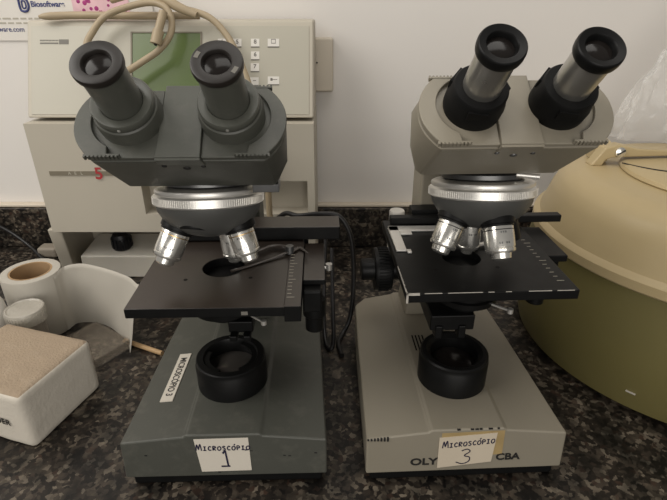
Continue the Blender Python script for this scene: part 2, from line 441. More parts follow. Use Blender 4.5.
        bm = B()
        tube(bm, [(.058,.034,zs+.004),(.050,.030,zs+.004),(.040,.029,zs+.0035),(.026,.020,zs+.003),(.012,.018,zs+.002)], .0026, 10, 8, .5)
        obj('slide_clip', bm, M['satin'], stage)
        bm = B(); cyl(bm, (.0585,.034,zs+.001),(.0585,.034,zs+.010),.0042,.0036,20); obj('clip_screw', bm, M['satin'], stage)
        bm = B(); random.seed(3)
        # bare metal where the paint has worn off the front left corner
        for k in range(26):
            y = y0 + .045*(k/26); w = .0002+.0007*random.random()*(1-k/26)
            box(bm, x0-.0003, x0+w, y, y+.0019, zs-.001, zs+.0003)
        for k in range(30):
            x = x0 + (x1-x0)*k/30
            if random.random() < .85: box(bm, x, x+.0047, y0-.0002, y0+.0001+.0002*random.random(), zs-.0003, zs+.0002)
        box(bm, x0-.0003,x0+.0012,y0-.0003,y0+.0012,zs-.0085,zs+.0003); box(bm, x0-.0003,x0+.010,y0-.0003,y0+.0007,zs-.0015,zs+.0003)
        obj('worn_edge', bm, M['chip'], stage)
    # vertical drive knobs under the stage edge
    bm = B(); kx = x1+.010 if one else x1+.011
    lathe(bm, [(0,0),(.010,0),(.0105,-.002),(.0105,-.016),(.0085,-.018),(.0085,-.032),(0,-.032)], 32, Matrix.Translation((kx, .0 if one else .028, zs-.034)))
    obj('drive_knob', bm, M['black'], stage)
    # ---- revolving nosepiece
    tilt = math.radians(P['tilt']); nc = Vector((P['nx'],P['ny'],P['nz']))
    ax = Vector((0,-math.sin(tilt),-math.cos(tilt)))         # pointing down
    NM = frame(nc, -ax, (0,1,0))                              # local z = up
    bm = B(); lathe(bm, [(.0300,.0110),(.0385,.0105),(.0412,.0092),(.0418,.0075),(.0412,.0056),(.0424,.0050),(.0433,.0040),(.0433,-.0020),(.0415,-.0032)], 96, NM)
    nose = obj('nosepiece', bm, M['satin'], root)
    bm = B()
    for k in range(150):
        box(bm, .0430,.0437,-.0004,.0004,-.0016,.0036, NM @ Matrix.Rotation(2*PI*k/150,4,'Z'))
    obj('knurled_ring', bm, M['satin'], nose)
    bm = B(); lathe(bm, [(.0415,-.0030),(.0405,-.008),(.035,-.017),(.024,-.025),(.012,-.029),(0,-.030)], 64, NM)
    obj('turret', bm, M['cone'], nose)
    bm = B(); lathe(bm, [(0,.019),(.026,.019),(.0335,.0155),(.0335,.0122),(.031,.0108),(0,.0108)], 48, NM)
    obj('nosepiece_mount', bm, M['darkmetal'], nose)
    for (phi, ln, rad, kind) in P['objs']:
        ph = math.radians(phi)
        rad_dir = NM.to_3x3() @ Vector((math.cos(ph), math.sin(ph), 0))
        rad_dir = Vector((math.cos(ph), math.sin(ph), 0)); rad_dir -= ax*rad_dir.dot(ax); rad_dir.normalize()
        sp_ = math.radians({'rear':13,'lean':25}.get(kind, P['splay']))
        d = (ax*math.cos(sp_) + rad_dir*math.sin(sp_)).normalized()
        p0 = nc + rad_dir*.0215 + ax*.012
        OM = frame(p0, d)
        if kind == 'plug':
            bm = B(); lathe(bm, [(0,0),(.0125,0),(.0125,.0085),(.0115,.0100),(.009,.0100),(.008,.0085),(0,.0085)], 32, OM)
            obj('socket_plug', bm, M['black'], nose); continue
        if kind == 'socket':
            bm = B(); lathe(bm, [(0,0),(.0115,0),(.0115,.014),(.0095,.015),(.0095,ln),(0,ln)], 32, OM)
            obj('objective', bm, M['black'], nose); continue
        bm = B(); lathe(bm, [(0,.0),(.0132,.0),(.0137,.004),(.0137,.012),(.0125,.0125),(.0125,.014),(0,.014)], 40, OM)
        ob = obj('objective', bm, M['black'], nose)
        bm = B()
        r = rad
        lathe(bm, [(0,.0135),(r*.97,.0135),(r,.0145),(r,ln-.0075),(r*.96,ln-.0072),(r*.96,ln-.0064),(r,ln-.006),(r,ln-.0045),(r*.92,ln-.003),(r*.70,ln-.0025),(r*.66,ln+.0015),(r*.5,ln+.003),(r*.40,ln+.003),(0,ln+.002)], 40, OM)
        obj('barrel', bm, M['chrome'], ob)
        bm = B()
        lathe(bm, [(r*1.005,.0165),(r*1.008,.0165),(r*1.008,.0172),(r*1.005,.0172)], 40, OM)
        obj('colour_band', bm, M['brass'] if P['band'] else M['print'], ob)
        if P.get('engr'):
            # engraved marks facing the viewer
            fr = Vector((0,-1,0)); fr -= d*fr.dot(d); fr.normalize()
            mm = plane_mx(p0 + d*(.0135+(ln-.021)*.55) + fr*(r+.0001), d.cross(fr)*-1, -d)
            b2 = B()
            for rr_ in range(3):
                for k in range(5):
                    if (k*7+rr_*3) % 4 and rr_ != 1:
                        a = -.30+.15*k
                        q = p0 + d*(.019+rr_*.0042) 
                        side = fr.cross(d)
                        dirv = fr*math.cos(a)+side*math.sin(a)
                        fm = plane_mx(q+dirv*(r+.00005), d.cross(dirv), -d)
                        box(b2, -.0004,.0004,-.0008,.0008,-.0001,.00008, fm)
            obj('engraving', b2, M['darkmetal'], ob)
    # ---- binocular head
    hx, hy = P['hx'], P['hy']
    pc = Vector((hx, hy, .3152+dz)); n = N_EYE; s = Vector((0,n.z,-n.y))
    def on(x, w, h=0): return pc + Vector((x,0,0)) + s*w + n*h
    hw = P['hw']
    def arcx(w): return hw*(.0675 - .0128*(abs(w+.002)/.0262)**2.2)
    half = [(arcx(.0255-.0537*k/14), .0255-.0537*k/14) for k in range(15)]
    out = half + [(-x,w) for x,w in half[::-1]]
    pts = [on(x*.992,w,-.0045) for x,w in out]
    zb = .2600+dz; yb = hy+.032
    for sx in (-1,1):
        for (x,y,z) in ((.0545,yb,zb),(.0565,yb+.012,zb),(.0625,yb+.010,zb+.020),(.0655,yb-.012,zb+.022),(.050,yb+.050,zb),(.050,yb+.056,zb+.022),(.058,yb+.035,zb+.040),(.064,yb+.005,zb+.042)):
            pts.append(Vector((hx+sx*x*hw,y,z)))
    bm = B(); hull(bm, pts)
    head = obj('head', bm, paint, root, bevel=.0018, seg=3, sharp=25)
    ipd = P['ipd']; PM = Matrix(((1,0,0,pc.x),(0,s.y,n.y,pc.y),(0,s.z,n.z,pc.z),(0,0,0,1)))
    for sx in (-1,1):
        # sliding plate with the crescent rim around the tube well
        bm = B()
        prism(bm, [(sx*.0135,.0248)] + [(sx*x*.99,w*.98) for x,w in half] + [(sx*.0135,-.0275)], -.0045, -.0012, PM)
        pl = obj('sliding_plate', bm, paint, head, bevel=.0008)
        bm = B()
        cx = sx*ipd/2; R = .0240
        arc = [(cx+sx*R*math.cos(a), .001+R*math.sin(a)) for a in [math.radians(62-124*i/22) for i in range(23)]]
        outer = [(sx*(cx*sx+.012),.0255)] + [(sx*x,w) for x,w in half] + [(sx*(cx*sx+.010),-.0282)]
        prism(bm, outer + arc[::-1], -.0012, .0018, PM)
        obj('plate_rim', bm, paint, pl, bevel=.0007)
        gx0 = arcx(-.026)+.0005
        for wy in (-.0287,.0259):
            bm = B(); gp = [(sx*(gx0), wy + (.0022 if wy < 0 else -.0022))]
            for k in range(9):
                x = gx0-.0024*k
                gp += [(sx*x, wy), (sx*(x-.0012), wy), (sx*(x-.0012), wy+(.0010 if wy < 0 else -.0010)), (sx*(x-.0024), wy+(.0010 if wy < 0 else -.0010))]
            gp.append((sx*(gx0-.0216), wy + (.0022 if wy < 0 else -.0022)))
            prism(bm, gp, -.0012, .0021, PM)
            obj('grip_ridges', bm, paint if not one else M['grey'], pl)
        # eyepiece tube
        up = P['up'] + (P['upl'] if sx < 0 else 0); e0 = on(cx, .0022, -.0015); te = math.radians(45); n_t = Vector((0,-math.cos(te),math.sin(te))); EM = frame(e0, n_t)
        bm = B()
        if one:
            lathe(bm, [(0,0),(.0206,0),(.0206,.0085),(.0197,.0125),(.0175,.0140)], 56, EM)
            tb = obj('eyepiece_tube', bm, M['grey'], root)
            bm = B(); lathe(bm, [(.0125,.0125),(.0182,.0128),(.0189,.0137),(.0189,.0178),(.0182,.0188),(.0140,.0188),(.0130,.0182)], 56, EM); obj('dioptre_ring', bm, M['grey2'], tb)
            bm = B(); lathe(bm, [(.0127,.0150),(.0127,.0455+up),(0,.0455+up)], 56, EM); obj('barrel', bm, M['grey2'], tb)
            bm = B(); q = e0 + n_t*.0160
            fr = Vector((0,0,-1)); fr -= n_t*fr.dot(n_t); fr.normalize()
            cyl(bm, q+fr*.0180, q+fr*.0193, .0010,.0010,12); obj('set_screw', bm, M['satin'], tb)
            H0 = .0450+up
            cupm = M['browncap']; k = 1.0
            prof = [(0,H0),(.0134,H0),(.0142,H0+.0005),(.0148,H0+.0012),(.0150,H0+.0026),(.0149,H0+.0042),(.0145,H0+.0050),(.0138,H0+.0053),(.0088,H0+.0048),(.0083,H0+.0043),(.0080,H0+.0022),(0,H0+.0020)]
        else:
            lathe(bm, [(0,0),(.0188,0),(.0193,.002),(.0193,.010),(.0180,.0145),(.0176,.0205),(.0165,.0222),(.0120,.0226)], 56, EM)
            for kk in range(3):
                a = math.radians(20+120*kk); box(bm, .0140,.0185,-.0060,.0060,.0115,.0190, EM @ Matrix.Rotation(a,4,'Z'))
            tb = obj('eyepiece_tube', bm, M['rubber'], root)
            bm = B(); lathe(bm, [(.0119,.021),(.0119,.0445+up),(.0115,.0455+up),(0,.0455+up)], 56, EM); obj('barrel', bm, M['steel'], tb)
            H0 = .0435+up; cupm = M['black']
            prof = [(0,H0),(.0136,H0),(.0144,H0+.001),(.0148,H0+.003),(.0148,H0+.0060),(.0145,H0+.0072),(.0138,H0+.0078),(.0098,H0+.0070),(.0090,H0+.0060),(.0086,H0+.0030),(0,H0+.0028)]
        prof = [(r*(.965 if one else .95),z) for r,z in prof]
        bm = B(); lathe(bm, prof, 56, EM); cup = obj('eyecup', bm, cupm, tb)
        bm = B(); rr_ = .0076 if one else .0080; hz = H0+(.0024 if one else .0032); lathe(bm, [(rr_,hz),(rr_*.7,hz+.0006),(rr_*.35,hz+.0010),(0,hz+.0011)], 40, EM); obj('eye_lens', bm, M['glass'], cup)
        if sx > 0 or not one:
            for aa in (150, -35):      # worn white print on the rim
                bm = B()
                for kk in range(3):
                    box(bm, .0103,.0128,-.0007,.0007,H0+.0040,H0+.00525, EM @ Matrix.Rotation(math.radians(aa+7*kk),4,'Z'))
                obj('rim_print', bm, M['keyink'], cup)
    # centre bridge between the plates, folding down the front
    bm = B()
    prism(bm, [(-.0138,-.0286),(.0138,-.0286),(.0125,.0268),(-.0125,.0268)], -.0044, .0010, PM)
    f0 = on(0,-.0282,-.0045); fd = (Vector((hx,yb,zb))-f0).normalized(); fn = Vector((0,fd.z,-fd.y))
    FM = plane_mx(f0, (1,0,0), -fd)                      # x along the face, y up the face, z outwards
    prism(bm, [(-.0138,.005),(-.0142,-.0045),(.0150,-.0060),(.0138,.005)], -.001, .0009, FM)
    br = obj('bridge', bm, paint2, head, bevel=.0006)
    for (x,w,r) in ((-.0120,-.0090,.0013),(.0125,-.0100,.0012),(.0010,-.0140,.0019)):
        bm = B(); lathe(bm, [(0,0),(r*1.3,0),(r*1.2,.0006),(r*.5,.0006),(r*.5,.0002),(0,.0002)], 16, FM @ Matrix.Translation((x,w,0)))
        obj('front_screw', bm, M['print'] if one else M['darkmetal'], head)
    bm = B(); 
    if one: box(bm, hx+.036,hx+.056,yb+.004,yb+.020,zb-.007,zb-.0005)
    else: cyl(bm, (hx+.024,yb+.004,zb-.002),(hx+.040,yb-.001,zb-.0025),.0020,.0020,16)
    obj('clamp_lever', bm, M['darkmetal'] if one else M['satin'], head, bevel=.0006 if one else 0)
    return root, base

m1, base1 = microscope(dict(one=True, label='grey binocular microscope with white paper note marked 1 and brown stage', loc=(-.0965,.386,0), yaw=math.radians(1.6),
    paint=M['grey'], paint2=M['grey2'], dz=.002, bx=.001, by=0, bw=.0005, lx=-.0005, ly=-.0095, am=-.002, zs=.1755, zk=.128, stage=(-.0646,.0688,-.066,.088),
    bar=(-.064,.104,.050,.078), barh=.0150, tilt=13, nx=-.0038, ny=-.007, nz=.242, splay=17, hx=-.0012, hy=-.0664, hw=.98, up=.0038, upl=0, ipd=.0640, band=True, engr=True,
    objs=((204,.039,.0112,'lean'),(345,.037,.0106,'o'),(66,.046,.0100,'rear'),(254,.0155,.0110,'plug'))))
m2, base2 = microscope(dict(one=False, label='beige binocular microscope with paper note marked 3 and black stage', loc=(.1135,.395,0), yaw=math.radians(2.6),
    paint=M['cream'], paint2=M['cream2'], dz=.0065, bx=-.002, by=-.003, bw=.0002, lx=.000, ly=-.0145, am=.005, zs=.1805, zk=.124, stage=(-.059,.0786,-.060,.0855),
    bar=(-.030,.085,.080,.096), barh=.0130, tilt=13, nx=.0098, ny=-.001, nz=.2425, splay=17, hx=.0025, hy=-.0612, hw=.945, up=.0058, upl=.0025, ipd=.0565, band=False, engr=True,
    objs=((199,.038,.0112,'lean'),(284,.038,.0120,'o'),(88,.047,.0100,'rear'),(15,.032,.0105,'socket'))))

# labels on the bases (base front face leans back a little)
FN = Vector((0,-1,.09)).normalized(); UP = Vector((0,.09,1)).normalized()
def front(x, z, off, by=0): 
    y = by-.083 + (z-.0125)/.0383*.0035
    return Vector((x,y,z)) + FN*off
# note 1
bm = B(); mx = plane_mx(front(.0005,.0352,.0003), (1,0,0), UP)
prism(bm, [(-.0245,.0185),(.0215,.019),(.0225,-.0165),(-.0205,-.0170)], -.0004, .0002, mx)
n1 = obj('paper_note', bm, M['label'], base1); n1['label'] = 'white handwritten note'
st = word('MICROSCAPIO', -.0232, .0062, .0060, .0042, .00405)
st += [[(-.0008,.0022),(.0014,.0052),(.0026,-.0110)],[(-.003,-.0112),(.0042,-.0112)],[(.0178,.006),(.0208,.0062)]]
pen('handwriting', st, .0011, M['ink'], n1, plane_mx(front(.0005,.0352,.00055), (1,0,0), UP))
pen('handwritten_numeral', [[(-.0012,.0030),(.0012,.0058)],[(.0012,.0058),(.0028,-.0110)],[(-.0032,-.0113),(.0044,-.0113)]], .0016, M['ink'], n1, plane_mx(front(.0005,.0352,.00060), (1,0,0), UP))
# printed strip on the left slope
sl = Vector((.056,0,.0067)).normalized()
def slope(x, y, off): return Vector((x,y,.0558-(abs(x)-.0335)*.0058/.053+off))
d_ = Vector((-.03,-1,0)).normalized()
sl = Vector((.053,0,.0058)).normalized()
mx = plane_mx(slope(-.0580,.0005,.0006), d_, sl)
bm = B(); prism(bm, [(-.0345,-.0060),(.0345,-.0060),(.0345,.0060),(-.0345,.0060)], -.0008,.0002,mx)
n2 = obj('printed_label', bm, M['label'], base1)
text('lettering', 'MICROSCÓPIO 3', .0090, M['print'], n2, mx @ Matrix.Translation((0,0,.0003)), bold=.00012, sx=.83)
# note 3, tape and the maker's lettering
def lmx(x,z,off): return plane_mx(front(x,z,off,-.003),(1,0,0),UP)
bm = B(); prism(bm, [(-.0245,.0195),(.0300,.0205),(.0300,-.005),(-.0240,-.010)], -.0004,.0002, lmx(.000,.0350,.0003))
tp = obj('aged_tape', bm, M['tape'], base2)
bm = B(); prism(bm, [(-.0265,.0165),(.0235,.0200),(.0210,-.0115),(-.0265,-.0165)], -.0002,.0003, lmx(.000,.0335,.0006))
n3 = obj('paper_note', bm, M['label2'], base2)
st = word('MICROSCAPIO', -.0232, .0052, .0064, .0044, .0040)
st = [[(x, y+(x+.0225)*.09) for x,y in s_] for s_ in st]
pen('handwriting', st, .0010, M['ink'], n3, lmx(.000,.0335,.00095))
pen('handwritten_numeral', [[(-.0062,.0018),(-.0015,.0035),(.0012,.0008),(-.0035,-.0035),(.0012,-.0055),(.0008,-.0100),(-.0045,-.0125),(-.0105,-.0105)]], .0010, M['ink'], n3, lmx(.000,.0335,.0010))
text('lettering', 'OLYMPUS', .0100, M['print'], base2, lmx(-.0505,.0238,.0004), bold=.0003, align='LEFT', sx=1.25)
text('lettering', 'CBA', .0098, M['print'], base2, lmx(.0250,.0262,.0004), bold=.0003, align='LEFT', sx=1.12)
random.seed(5)
for k in range(16):
    x = -.035+.062*k/16
    if random.random() < .6:
        bm = B(); box(bm, x, x+.0018+.0022*random.random(), -.0826, -.0818+.0003*random.random(), .0570,.0582)
        obj('paint_chip', bm, M['print'], base2)
for k in range(7):
    bm = B(); box(bm, -.0885+.0028*k, -.0885+.0028*k+.0016, -.0833,-.0818,.0490-.0002*k,.0500+.0003*k)
    obj('paint_chip', bm, M['print'], base2)
for (x,z) in ((.052,.034),(.0565,.0335),(.029,.052),(.038,.0455),(.079,.036),(.024,.040),(-.005,.017),(-.066,.037)):
    bm = B(); box(bm, -.0012,.0012,-.0006,.0006,-.0001,.0001, plane_mx(front(x,z,.0001),(1,0,0),UP))
    obj('paint_chip', bm, M['print'], base1)

# ------------------------------------------------------------------ the room
bm = B(); box(bm, -1.3,1.3,-.10,.80,-.03,0); ct = struct('counter', bm, M['granite'], bevel=.004)
bm = B(); box(bm, -1.3,1.3,.782,.80,0.0002,.072); struct('backsplash', bm, M['granite'], bevel=.002)
bm = B(); box(bm, -1.3,1.3,.786,.80,.0722,.0775); struct('trim_1', bm, M['caulk'], bevel=.002)
bm = B(); box(bm, -1.3,1.3,.80,.85,-.9,1.6); struct('wall_back', bm, M['wall'])
bm = B(); box(bm, -1.6,1.6,-1.8,.85,-.95,-.9); struct('floor', bm, M['caulk'])

# poster on the wall
po = thing('wall_poster', 'white paper poster with blue emblem and pink stained cell picture on the wall', 'poster', (-.45,.7985,.41))
def W(x0,x1,z0,z1,off=.0): return (x0+.45,x1+.45,-.0004-off,.0012-off,z0-.41,z1-.41)
bm = B(); box(bm, *W(-.66,-.26,.3315,.52)); obj('sheet', bm, M['poster'], po)
bm = B(); box(bm, *W(-.374,-.293,.3655,.47,.0009)); ph = obj('cell_photograph', bm, M['pink'], po)
bm = B(); random.seed(11)
for k in range(110):
    x = -.369+.072*random.random()+.45; z = .3675+.09*random.random()-.41
    if z+.41 < .385 and random.random() < .35: continue
    r = .0015+.0022*random.random()
    lathe(bm, [(0,0),(r,0),(r*.9,.0002),(0,.0003)], 12, frame((x,-.0013,z),(0,-1,0)))
obj('cell_spots', bm, M['purple'], ph)
TX = lambda x,z: plane_mx((x+.45,-.0006,z-.41),(1,0,0),(0,0,1))
text('lettering','Biosoftware',.0100,M['navy'],po,TX(-.4095,.3795),bold=.0003)
text('web_address','biosoftware.com',.0095,M['navy'],po,TX(-.4840,.3465),bold=.0001)
bm = B()
for row,z in ((0,.3610),(1,.3550)):
    x = -.53
    while x < -.41-.03*row:
        w = .004+.008*random.random(); box(bm, *W(x,x+w,z-.0011,z+.0011,.0003)); x += w+.003
obj('small_print', bm, M['stripetxt'], po)
bm = B(); c0 = TX(-.4440,.3790)   # emblem: rounded D with an inner ring
tube(bm, [c0 @ Vector(p) for p in ((-.006,.009,0),(-.006,-.005,0),(-.003,-.0085,0),(.003,-.008,0),(.0065,-.003,0),(.0065,.003,0),(.003,.009,0),(-.004,.0095,0))], .0016, 8, 6, 1)
tube(bm, [c0 @ Vector(p) for p in ((-.002,.005,0),(-.002,-.004,0),(.002,-.004,0),(.003,0,0),(.002,.0045,0),(-.002,.005,0))], .0011, 8, 6, 1)
obj('emblem', bm, M['navy'], po)
bm = B(); tube(bm, [TX(-.498,.381) @ Vector((.012*math.cos(a),.007*math.sin(a),0)) for a in [2*PI*i/14 for i in range(15)]], .0009, 6, 3)
obj('oval_mark', bm, M['stripetxt'], po)

# switch plate
sw = thing('switch_plate', 'ivory plastic wall switch plate beside the lab instrument', 'switch', (-.02,.80,.298))
bm = B(); box(bm, -.022,.0195,-.014,0,-.038,.038); obj('plate', bm, M['plate'], sw, bevel=.003)
bm = B(); cyl(bm, (-.0045,-.0138,.004),(-.0045,-.0152,.004),.0014,.0012,12); obj('screw', bm, M['print'], sw)

# ------------------------------------------------------------------ lab instrument behind the grey microscope
dv = thing('lab_instrument', 'ivory benchtop lab instrument with green screen and keypad', 'lab instrument', (-.2145,.70,0))
DX = .2145; DY = -.70
def dbox(bm,x0,x1,y0,y1,z0,z1): box(bm, x0+DX,x1+DX,y0+DY,y1+DY,z0,z1)
bm = B()
dbox(bm,-.404,-.265,.655,.785,.0865,.241); dbox(bm,-.265,-.036,.655,.785,.163,.241); dbox(bm,-.265,-.036,.655,.785,.0865,.114)
dbox(bm,-.265,-.036,.684,.785,.114,.163); dbox(bm,-.036,-.026,.655,.785,.0865,.241)
dbody = obj('body', bm, M['device'], dv)
bm = B()
hull(bm, [(x+DX,y+DY,z) for x in (-.416,-.396) for (y,z) in ((.662,.0868),(.775,.0868),(.675,.0),(.775,.0))])
obj('side_wall', bm, M['device'], dv, bevel=.002)
bm = B()
hull(bm, [(x+DX,y+DY,z) for x in (-.046,-.026) for (y,z) in ((.662,.0868),(.775,.0868),(.675,.0),(.775,.0))])
obj('side_wall', bm, M['device'], dv, bevel=.002)
bm = B(); dbox(bm,-.395,-.047,.745,.765,.0,.0868); obj('rear_panel', bm, M['device'], dv)
# sloping console
bm = B()
prism(bm, [(.668,.2455),(.785,.2455),(.785,.361),(.724,.361)], -.404+DX, -.026+DX, Matrix(((0,0,1,0),(1,0,0,DY),(0,1,0,0),(0,0,0,1))))
con = obj('console', bm, M['device'], dv, bevel=.003, seg=3)
cd = Vector((0,.056,.1155)).normalized()                           # up the slope
cn = Vector((0,-cd.z,cd.y))
def CP(x,z,off=0): return Vector((x+DX, .668+DY+(z-.2455)*.056/.1155, z)) + cn*off
def crect(bm,x0,x1,z0,z1,o0,o1):
    c = CP((x0+x1)/2,(z0+z1)/2); mx = plane_mx(c,(1,0,0),cd); h = (z1-z0)/cd.z/2; w = (x1-x0)/2
    box(bm,-w,w,-h,h,o0,o1,mx)
bm = B(); crect(bm,-.398,-.032,.2495,.3545,-.0005,.0008); mem = obj('membrane', bm, M['panel'], con, bevel=.0004)
bm = B(); crect(bm,-.2645,-.175,.276,.3455,.0003,.0013); scn = obj('screen', bm, M['screen'], con)
bm = B()
for a in ((-.2665,-.2645,.275,.347),(-.175,-.173,.275,.347),(-.2645,-.175,.3455,.347)): crect(bm,*a,.0003,.0022)
obj('bezel', bm, M['stripe'], scn)
for (x,z,t) in ((-.1465,.3345,'1'),(-.1265,.3345,'5'),(-.1030,.3345,'8'),(-.1030,.3195,'6'),(-.1035,.3055,'7'),(-.104,.289,'–'),(-.079,.290,'←'),(-.079,.3345,'□')):
    bm = B(); w = .0055 if x < -.09 else .0075
    crect(bm, x-w,x+w, z-.0048,z+.0045,.0008,.0012); k = obj('key', bm, M['white'], con)
    bm = B(); crect(bm, x-w,x+w, z-.0058,z-.0046,.0010,.0014)
    if t == '□':
        for a in ((-.003,.003,.0035,.0042),(-.003,.003,-.0012,-.0005),(-.003,-.0024,-.0012,.0042),(.0024,.003,-.0012,.0042)): crect(bm,x+a[0],x+a[1],z+a[2],z+a[3],.0010,.0014)
    if t == '←':
        crect(bm,x-.004,x+.005,z+.0006,z+.0013,.0010,.0014); crect(bm,x-.004,x-.0012,z-.0006,z+.0026,.0010,.0014)
    obj('key_print', bm, M['keyink'], k)
    if t in '15867–': text('numeral', t, .0075, M['keyink'], k, plane_mx(CP(x,z+.0008,.0013),(1,0,0),cd), bold=.0002)
bm = B()
for k in range(13): crect(bm,-.386+.0019*k,-.3848+.0019*k,.3362,.3378,.0008,.0011)
crect(bm,-.386,-.362,.3328,.3346,.0008,.0011); crect(bm,-.361,-.3485,.3326,.3382,.0008,.0011)
obj('maker_mark', bm, M['keyink'], con)
# stripe, its letters and the red numeral
bm = B(); dbox(bm,-.386,-.270,.6540,.6552,.1712,.1772); strp = obj('stripe', bm, M['stripe'], dbody)
for x,t in ((-.3585,'A'),(-.3505,'E'),(-.3420,'L')): text('lettering', t, .0062, M['stripetxt'], strp, plane_mx((x+DX,.6538+DY,.1743),(1,0,0),(0,0,1)), bold=.0001)
text('numeral_sticker','5',.0230,M['red'],dbody,plane_mx((-.3190+DX,.6536+DY,.1735),(1,0,0),(0,0,1)),bold=.0004)
bm = B()
for k in range(5): dbox(bm,-.4052,-.4035,.668+.012*k,.674+.012*k,.105,.135)
obj('side_vents', bm, M['stripe'], dbody)

# cables lying over the instrument
bm = B(); tube(bm, [(-.382,.716,.3655),(-.372,.716,.3660),(-.344,.722,.3670),(-.305,.722,.3670),(-.253,.722,.3665),(-.21,.726,.3665),(-.18,.74,.3665)], .0046, rr=lambda t:.0022+.0026*min(1,t*5))
tag(obj('power_cable', bm, M['cable']), 'cream cable lying flat along the top edge of the lab instrument', 'cable')
bm = B(); tube(bm, [(-.306,.676,.305),(-.314,.685,.332),(-.307,.693,.348),(-.291,.701,.366),(-.266,.706,.376),(-.234,.708,.382),(-.213,.703,.377),(-.205,.697,.362),(-.208,.689,.344),(-.222,.682,.328),(-.241,.676,.316),(-.264,.668,.303),(-.288,.662,.292),(-.303,.664,.292),(-.3065,.674,.303)], .0042)
lc = tag(obj('looped_cable', bm, M['cable']), 'cream cable looping round over left eyepiece and green screen', 'cable')
bm = B(); tube(bm, [(-.212,.690,.372),(-.2155,.684,.360),(-.2185,.679,.350)], .0052, 14); tube(bm, [(-.218,.6795,.351),(-.2205,.675,.341),(-.222,.673,.336)], .0068, 14)
pg = obj('plug_end', bm, M['cable'], lc); 
bm = B(); cyl(bm, (-.222,.6732,.3362),(-.2224,.6722,.3345),.0019,.0019,12); obj('pin_hole', bm, M['print'], pg)
bm = B(); tube(bm, [(-.29,.73,.385),(-.256,.722,.391),(-.224,.715,.384),(-.192,.711,.375),(-.159,.706,.365),(-.136,.697,.343),(-.121,.684,.316),(-.110,.672,.290),(-.1045,.662,.266),(-.097,.647,.235),(-.0895,.642,.18),(-.0885,.642,.12),(-.089,.638,.05),(-.094,.628,.0075),(-.11,.60,.0048),(-.125,.59,.0048)], .0043)
tag(obj('hanging_cable', bm, M['cable']), 'cream cable hanging down past the keypad behind right eyepiece', 'cable')
bm = B(); tube(bm, [(-.240,.714,.392),(-.215,.710,.386),(-.197,.706,.377),(-.174,.703,.3675)], .0056, rr=lambda t:.0045+.0018*math.sin(PI*t))
tag(obj('cable_end', bm, M['cable']), 'thick short cream cable end above top right of green screen', 'cable')

# white bottle with black cap under the instrument
bt = thing('reagent_box', 'white plastic reagent box with black cap under the lab instrument', 'container', (-.318,.705,0))
bm = B(); hull(bm, [(x,y,z) for (x,y,z) in ((-.068,-.030,0),(.075,-.030,0),(-.068,.03,0),(.075,.03,0),(-.068,-.028,.036),(.075,-.028,.036),(-.060,.020,.048),(.070,.020,.048),(-.060,.03,.048),(.070,.03,.048))])
obj('box', bm, M['bottle'], bt, bevel=.006, seg=3)
bm = B(); lathe(bm, [(0,.040),(.0135,.040),(.0145,.046),(.0135,.060),(.0115,.064),(0,.065)], 28, Matrix.Translation((-.010,-.006,0)))
for k in range(14): box(bm, .0125,.0155,-.0014,.0014,.043,.058, Matrix.Translation((-.010,-.006,0)) @ Matrix.Rotation(2*PI*k/14,4,'Z'))
obj('screw_cap', bm, M['cap'], bt)

# ------------------------------------------------------------------ drum centrifuge on the right
ce = thing('centrifuge', 'big round yellowed centrifuge with greenish lower drum', 'centrifuge', (.44,.53,0))
bm = B(); lathe(bm, [(0,.001),(.182,.001),(.192,.006),(.1985,.030),(.200,.070),(.1965,.110),(.1915,.136),(0,.136)], 128); obj('drum', bm, M['drum'], ce)
bm = B(); lathe(bm, [(0,.1362),(.1945,.1362),(.196,.138),(.1955,.147),(.1925,.150),(.189,.152),(.186,.160),(.180,.180),(.174,.194),(.167,.202),(.157,.2075),(.145,.210),(0,.2101)], 128); cl = obj('cover', bm, M['lid'], ce)
bm = B(); lathe(bm, [(0,.2102),(.110,.2102),(.1115,.212),(.110,.2155),(.106,.2175),(.05,.2195),(0,.220)], 128); ld = obj('lid_disc', bm, M['lid'], ce)
bm = B()
tube(bm, [(-.1075,.030,.2172),(-.096,.010,.2182),(-.08,-.006,.2190),(-.05,-.020,.2200)], .0007, 8)
obj('lid_seam', bm, M['print'], ld)
bm = B()   # latch bracket and strap over the lid
prism(bm, [(-.137,.2095),(-.123,.2095),(-.120,.217),(-.112,.2195),(-.085,.2205),(-.05,.2215),(.06,.2225),(.06,.2275),(-.03,.2275),(-.085,.2300),(-.108,.2350),(-.124,.2310)], .042,.058, Matrix(((1,0,0,0),(0,0,1,0),(0,1,0,0),(0,0,0,1))))
la = obj('latch', bm, M['lid'], ce, bevel=.002)
bm = B(); lathe(bm, [(0,.0),(.0062,.0),(.0058,.003),(.003,.0042),(0,.0045)], 24, frame((-.1065,.0423,.2265),(0,-1,.1)))
sc_ = obj('latch_screw', bm, M['chrome'], la)
bm = B(); box(bm, -.005,.005,-.0008,.0008,.0040,.0047, frame((-.1065,.0423,.2265),(0,-1,.1)) @ Matrix.Rotation(.5,4,'Z')); obj('screw_slot', bm, M['print'], sc_)
bm = B(); hull(bm, [(-.122,.057,.231),(-.110,.057,.234),(-.122,.057,.2105),(-.110,.057,.2105),(-.124,.085,.244),(-.118,.085,.244),(-.124,.085,.2105),(-.118,.085,.2105)])
obj('latch_arm', bm, M['lid'], ce, bevel=.001)
bm = B(); box(bm, -.0045,.0045,-.0003,.0004,-.0015,.0015, plane_mx((-.1395,-.142,.030),(.707,-.707,0),(0,0,1)))
obj('scratch', bm, M['chip'], ce)

